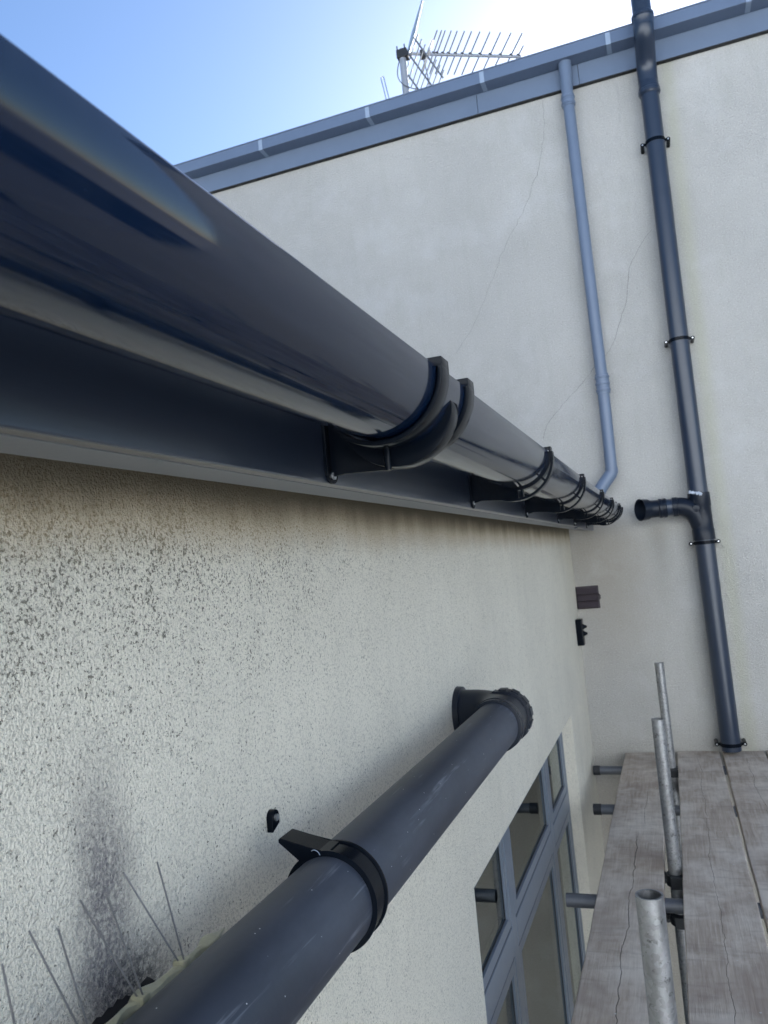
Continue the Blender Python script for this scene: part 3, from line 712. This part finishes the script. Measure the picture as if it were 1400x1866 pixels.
# ------------------------------------------------------------------ scaffold boards
BT = -1.213
specs = [(-0.376, -0.150, 2, 'weathered grey scaffold board nearest the near wall, left of the upright tubes'),
         (-0.086, 0.141, 5, 'weathered scaffold board just right of the upright tubes, with a long split'),
         (0.156, 0.374, 9, 'weathered scaffold board third from the near wall, beyond the narrow dark gap'),
         (0.383, 0.608, 4, 'scaffold board at the right edge, only its far end corner showing')]
splits = ([(-0.262, 1.95, 3.55, 0.07, 0.0022), (-0.23, 3.6, 4.2, 0.05, 0.0012)], [(0.022, 1.2, 4.85, 0.06, 0.0010)], [(0.27, 1.0, 4.8, 0.06, 0.0012)], [(0.5, 1.0, 4.8, 0.06, 0.0012)])
for k, (a, b, sd_, lab) in enumerate(specs):
    random.seed(sd_)
    bm = bmesh.new(); n = 60; rows = []
    y0, y1 = -0.7, 4.872 + 0.012 * k % 0.02
    for j in range(n + 1):
        y = y0 + (y1 - y0) * j / n
        w0 = 0.0016 * math.sin(y * 2.3 + sd_) + 0.0008 * math.sin(y * 9 + 2 * sd_) + random.uniform(-.0006, .0006); w1 = 0.0020 * math.sin(y * 1.7 + 3 * sd_) + random.uniform(-.0008, .0008)
        c = 0.003 * math.sin(y * 0.8 + sd_)
        row = []
        for fx, dz in ((0, -0.0035), (0.015, 0), (0.35, 0.0006), (0.65, 0.0006), (0.985, 0), (1, -0.0035)):
            row.append(bm.verts.new((a + w0 + (b - a + w1 - w0) * fx, y, BT + dz + c + random.uniform(-.0003, .0003))))
        row += [bm.verts.new((b + w1, y, BT - 0.037 + c)), bm.verts.new((a + w0, y, BT - 0.037 + c))]
        rows.append(row)
    for r0, r1 in zip(rows, rows[1:]):
        for i in range(8): bm.faces.new((r0[i], r0[(i + 1) % 8], r1[(i + 1) % 8], r1[i]))
    bm.faces.new(rows[0]); bm.faces.new(rows[-1])
    o = obj('scaffold_board', bm, mat_wood(splits[k]), smooth=True)
    tag(o, lab, 'scaffold board', 'timber boards of the scaffold deck')

# ------------------------------------------------------------------ scaffold tubes
def tube_thing(name, p0, p1, label, mat, cat='scaffold tube', group=None, r=0.02415, cap=None):
    p0, p1 = Vector(p0), Vector(p1)
    tt = thing(name, label, cat, p0, group)
    P('tube', T([p0, p1], r, 40, hollow=0.004), mat, tt, smooth=True)
    return tt
G1 = 'upright scaffold tubes'; G2 = 'cross tubes under the scaffold deck'
tube_thing('scaffold_standard', (-0.108, 1.47, GZ), (-0.100, 1.47, -0.612), 'nearest galvanised upright tube with its open top showing, bottom right', M['galv'], group=G1)
s2 = tube_thing('scaffold_standard', (-0.120, 3.17, GZ), (-0.1115, 3.17, -0.664), 'middle galvanised upright tube, thick and pale, rising between two boards', M['galv'], group=G1)
s3 = tube_thing('scaffold_standard', (-0.1085, 4.55, GZ), (-0.120, 4.55, -0.650), 'farthest and tallest looking thin upright tube against the far wall', M['galv'], group=G1)
def coupler(par, x, y, z, sgn=-1):
    bm = bmesh.new(); sweep(bm, [(x, y, z - 0.022), (x, y, z - 0.02), (x, y, z + 0.02), (x, y, z + 0.022)], [0.0245, 0.033, 0.033, 0.0245], 20)
    box(bm, x - 0.052, x - 0.026, y - 0.012, y + 0.012, z - 0.013, z + 0.013); box(bm, x - 0.015, x + 0.03, y - 0.05, y - 0.026, z - 0.02, z + 0.02)
    sweep(bm, [(x - 0.04, y - 0.03, z), (x - 0.04, y + 0.03, z)], 0.0075, 8)
    c = P('coupler', bm, M['iron'], par, bevel=0.001)
    obj('bolt', T([(x - 0.039, y, z + 0.010), (x - 0.039, y, z + 0.026)], 0.008, 6), M['iron'], c)
coupler(s2, -0.1155, 3.17, -1.258); coupler(s3, -0.110, 4.55, -1.235)
coupler(s2, -0.1165, 3.17, -1.40)
TZ = BT - 0.037 - 0.0255
for y, x0, lab in ((4.72, -0.550, 'cross tube end with dark cap poking out nearest the far wall'), (4.02, -0.488, 'short dark capped cross tube end, second from the far wall'), (2.98, -0.497, 'near cross tube sticking out in front of the window panes')):
    tt = thing('scaffold_transom', lab, 'scaffold tube', (x0, y, TZ), G2)
    P('tube', T([(x0, y, TZ), (0.9, y, TZ)], 0.02415, 32, hollow=0.004), M['steeltube'], tt, smooth=True)
    if y > 4: P('end_cap', T([(x0 - 0.004, y, TZ), (x0 - 0.003, y, TZ), (x0 + 0.035, y, TZ), (x0 + 0.036, y, TZ)], [0.02, 0.0265, 0.0265, 0.0243], 28), M['endcap'], tt, smooth=True)
lg = thing('scaffold_ledger', 'long dark tube running below the gap between the boards', 'scaffold tube', (-0.065, 2, TZ - 0.06))
P('tube', T([(-0.062, -0.7, TZ - 0.05), (-0.062, 4.85, TZ - 0.05)], 0.02415, 28, hollow=0.004), M['steeltube'], lg, smooth=True)

# ------------------------------------------------------------------ aerial beyond the eaves
AY = 5.7
A0 = Vector((-1.56, 6.0, 4.2282)) * (AY / 6.0)
k_ = AY / 6.0
an = thing('tv_aerial', 'television aerial with long toothed boom and grid reflector above the far eaves', 'aerial', (A0.x - 0.03, A0.y, 3.2))
th = R(30); dd = Vector((math.cos(th), math.sin(th), 0)); ee = Vector((math.sin(th), -math.cos(th), 0)); zz = Vector((0, 0, 1))
mx_ = A0 - dd * 0.055 * k_
P('mast', T([(mx_.x, mx_.y, 3.40), (mx_.x, mx_.y, A0.z + 0.03)], 0.027, 20), M['rod'], an, smooth=True)
P('mast_clamp', prism(bmesh.new(), [(mx_.x - 0.04, mx_.y - 0.035), (mx_.x + 0.045, mx_.y - 0.035), (mx_.x + 0.045, mx_.y + 0.04), (mx_.x - 0.04, mx_.y + 0.04)], 'z', A0.z - 0.045, A0.z + 0.02), M['iron'], an, bevel=0.004)
for s in (-1, 1): P('bolt', T([(mx_.x + s * 0.03, mx_.y - 0.03, A0.z + 0.01), (mx_.x + s * 0.03, mx_.y - 0.03, A0.z + 0.05)], 0.005, 8), M['iron'], an)
bmv = T([A0 - dd * 0.05, A0 + dd * 0.98 * k_], 0.0125 * k_, 8); P('boom', bmv, M['rod'], an)
ts = [0.178, 0.215, 0.245, 0.295, 0.345, 0.405, 0.465, 0.535, 0.62, 0.71, 0.80, 0.895, 0.96]
for k, s in enumerate(ts):
    p = A0 + dd * s * k_ + zz * 0.012
    hl = 0.27 if k < len(ts) - 1 else 0.12
    P('element', T([p - ee * hl * k_, p + ee * hl * k_], 0.0058, 8), M['rod'], an)
    P('element_clip', B(p.x - 0.012, p.x + 0.012, p.y - 0.012, p.y + 0.012, p.z - 0.012, p.z + 0.008), M['iron'], an)
def panel(a, b, m_bar, rods):
    bvec = (dd * a + zz * b) * k_
    for s in (-0.20, 0.0, 0.20):
        q = A0 + ee * s * k_
        P('reflector_bar', T([q, q + bvec], 0.007, 8), m_bar, an)
    for j in range(rods):
        q = A0 + bvec * ((j + 0.6) / rods)
        P('reflector_rod', T([q - ee * 0.27 * k_, q + ee * 0.27 * k_], 0.0055, 8), M['alu'], an)
panel(0.115, 0.36, M['alu'], 17); panel(0.21, -0.34, M['steeltube'], 8)
P('dipole_box', B(*[v for p in [A0 + dd * 0.115] for v in (p.x - 0.02, p.x + 0.02, p.y - 0.02, p.y + 0.02, p.z - 0.035, p.z + 0.03)]), M['iron'], an, bevel=0.004)
fd = A0 + dd * 0.155
P('folded_dipole', T([fd + ee * (0.17 * math.cos(a)) + zz * (0.02 * math.sin(a)) for a in (2 * pi * k / 28 for k in range(29))], 0.005, 8), M['alu'], an)
cable = []
for k in range(25):
    t_ = k / 24
    cable.append(A0 + dd * (0.115 - 0.20 * t_ + 0.10 * math.sin(t_ * pi) - 0.14 * max(0, math.sin((t_ - .45) * 2 * pi * 0.9))) + zz * (-0.04 - 0.27 * math.sin(t_ * pi * 0.95)) + ee * 0.05 * t_)
P('cable', T(cable, 0.004, 8), M['steeltube'], an, smooth=True)
an2 = thing('loop_aerial', 'small thin loop rod standing above the far eaves left of the aerial', 'aerial', (-1.80, 5.2, 3.3))
lx = Vector((-2.4097, 8, 5.4606)) * (5.3 / 8); ly = Vector((-2.3747, 8, 5.2181)) * (5.3 / 8)
w_ = Vector((0.011, 0, 0)); dn = (ly - lx) * 2.0
P('loop_rod', T([lx - w_ + dn] + [lx - w_ * math.cos(a) + Vector((0, 0, 0.011)) * math.sin(a) for a in (pi * k / 8 for k in range(9))] + [lx + w_ + dn * 1.0], 0.0038, 8), M['alu'], an2, smooth=True)
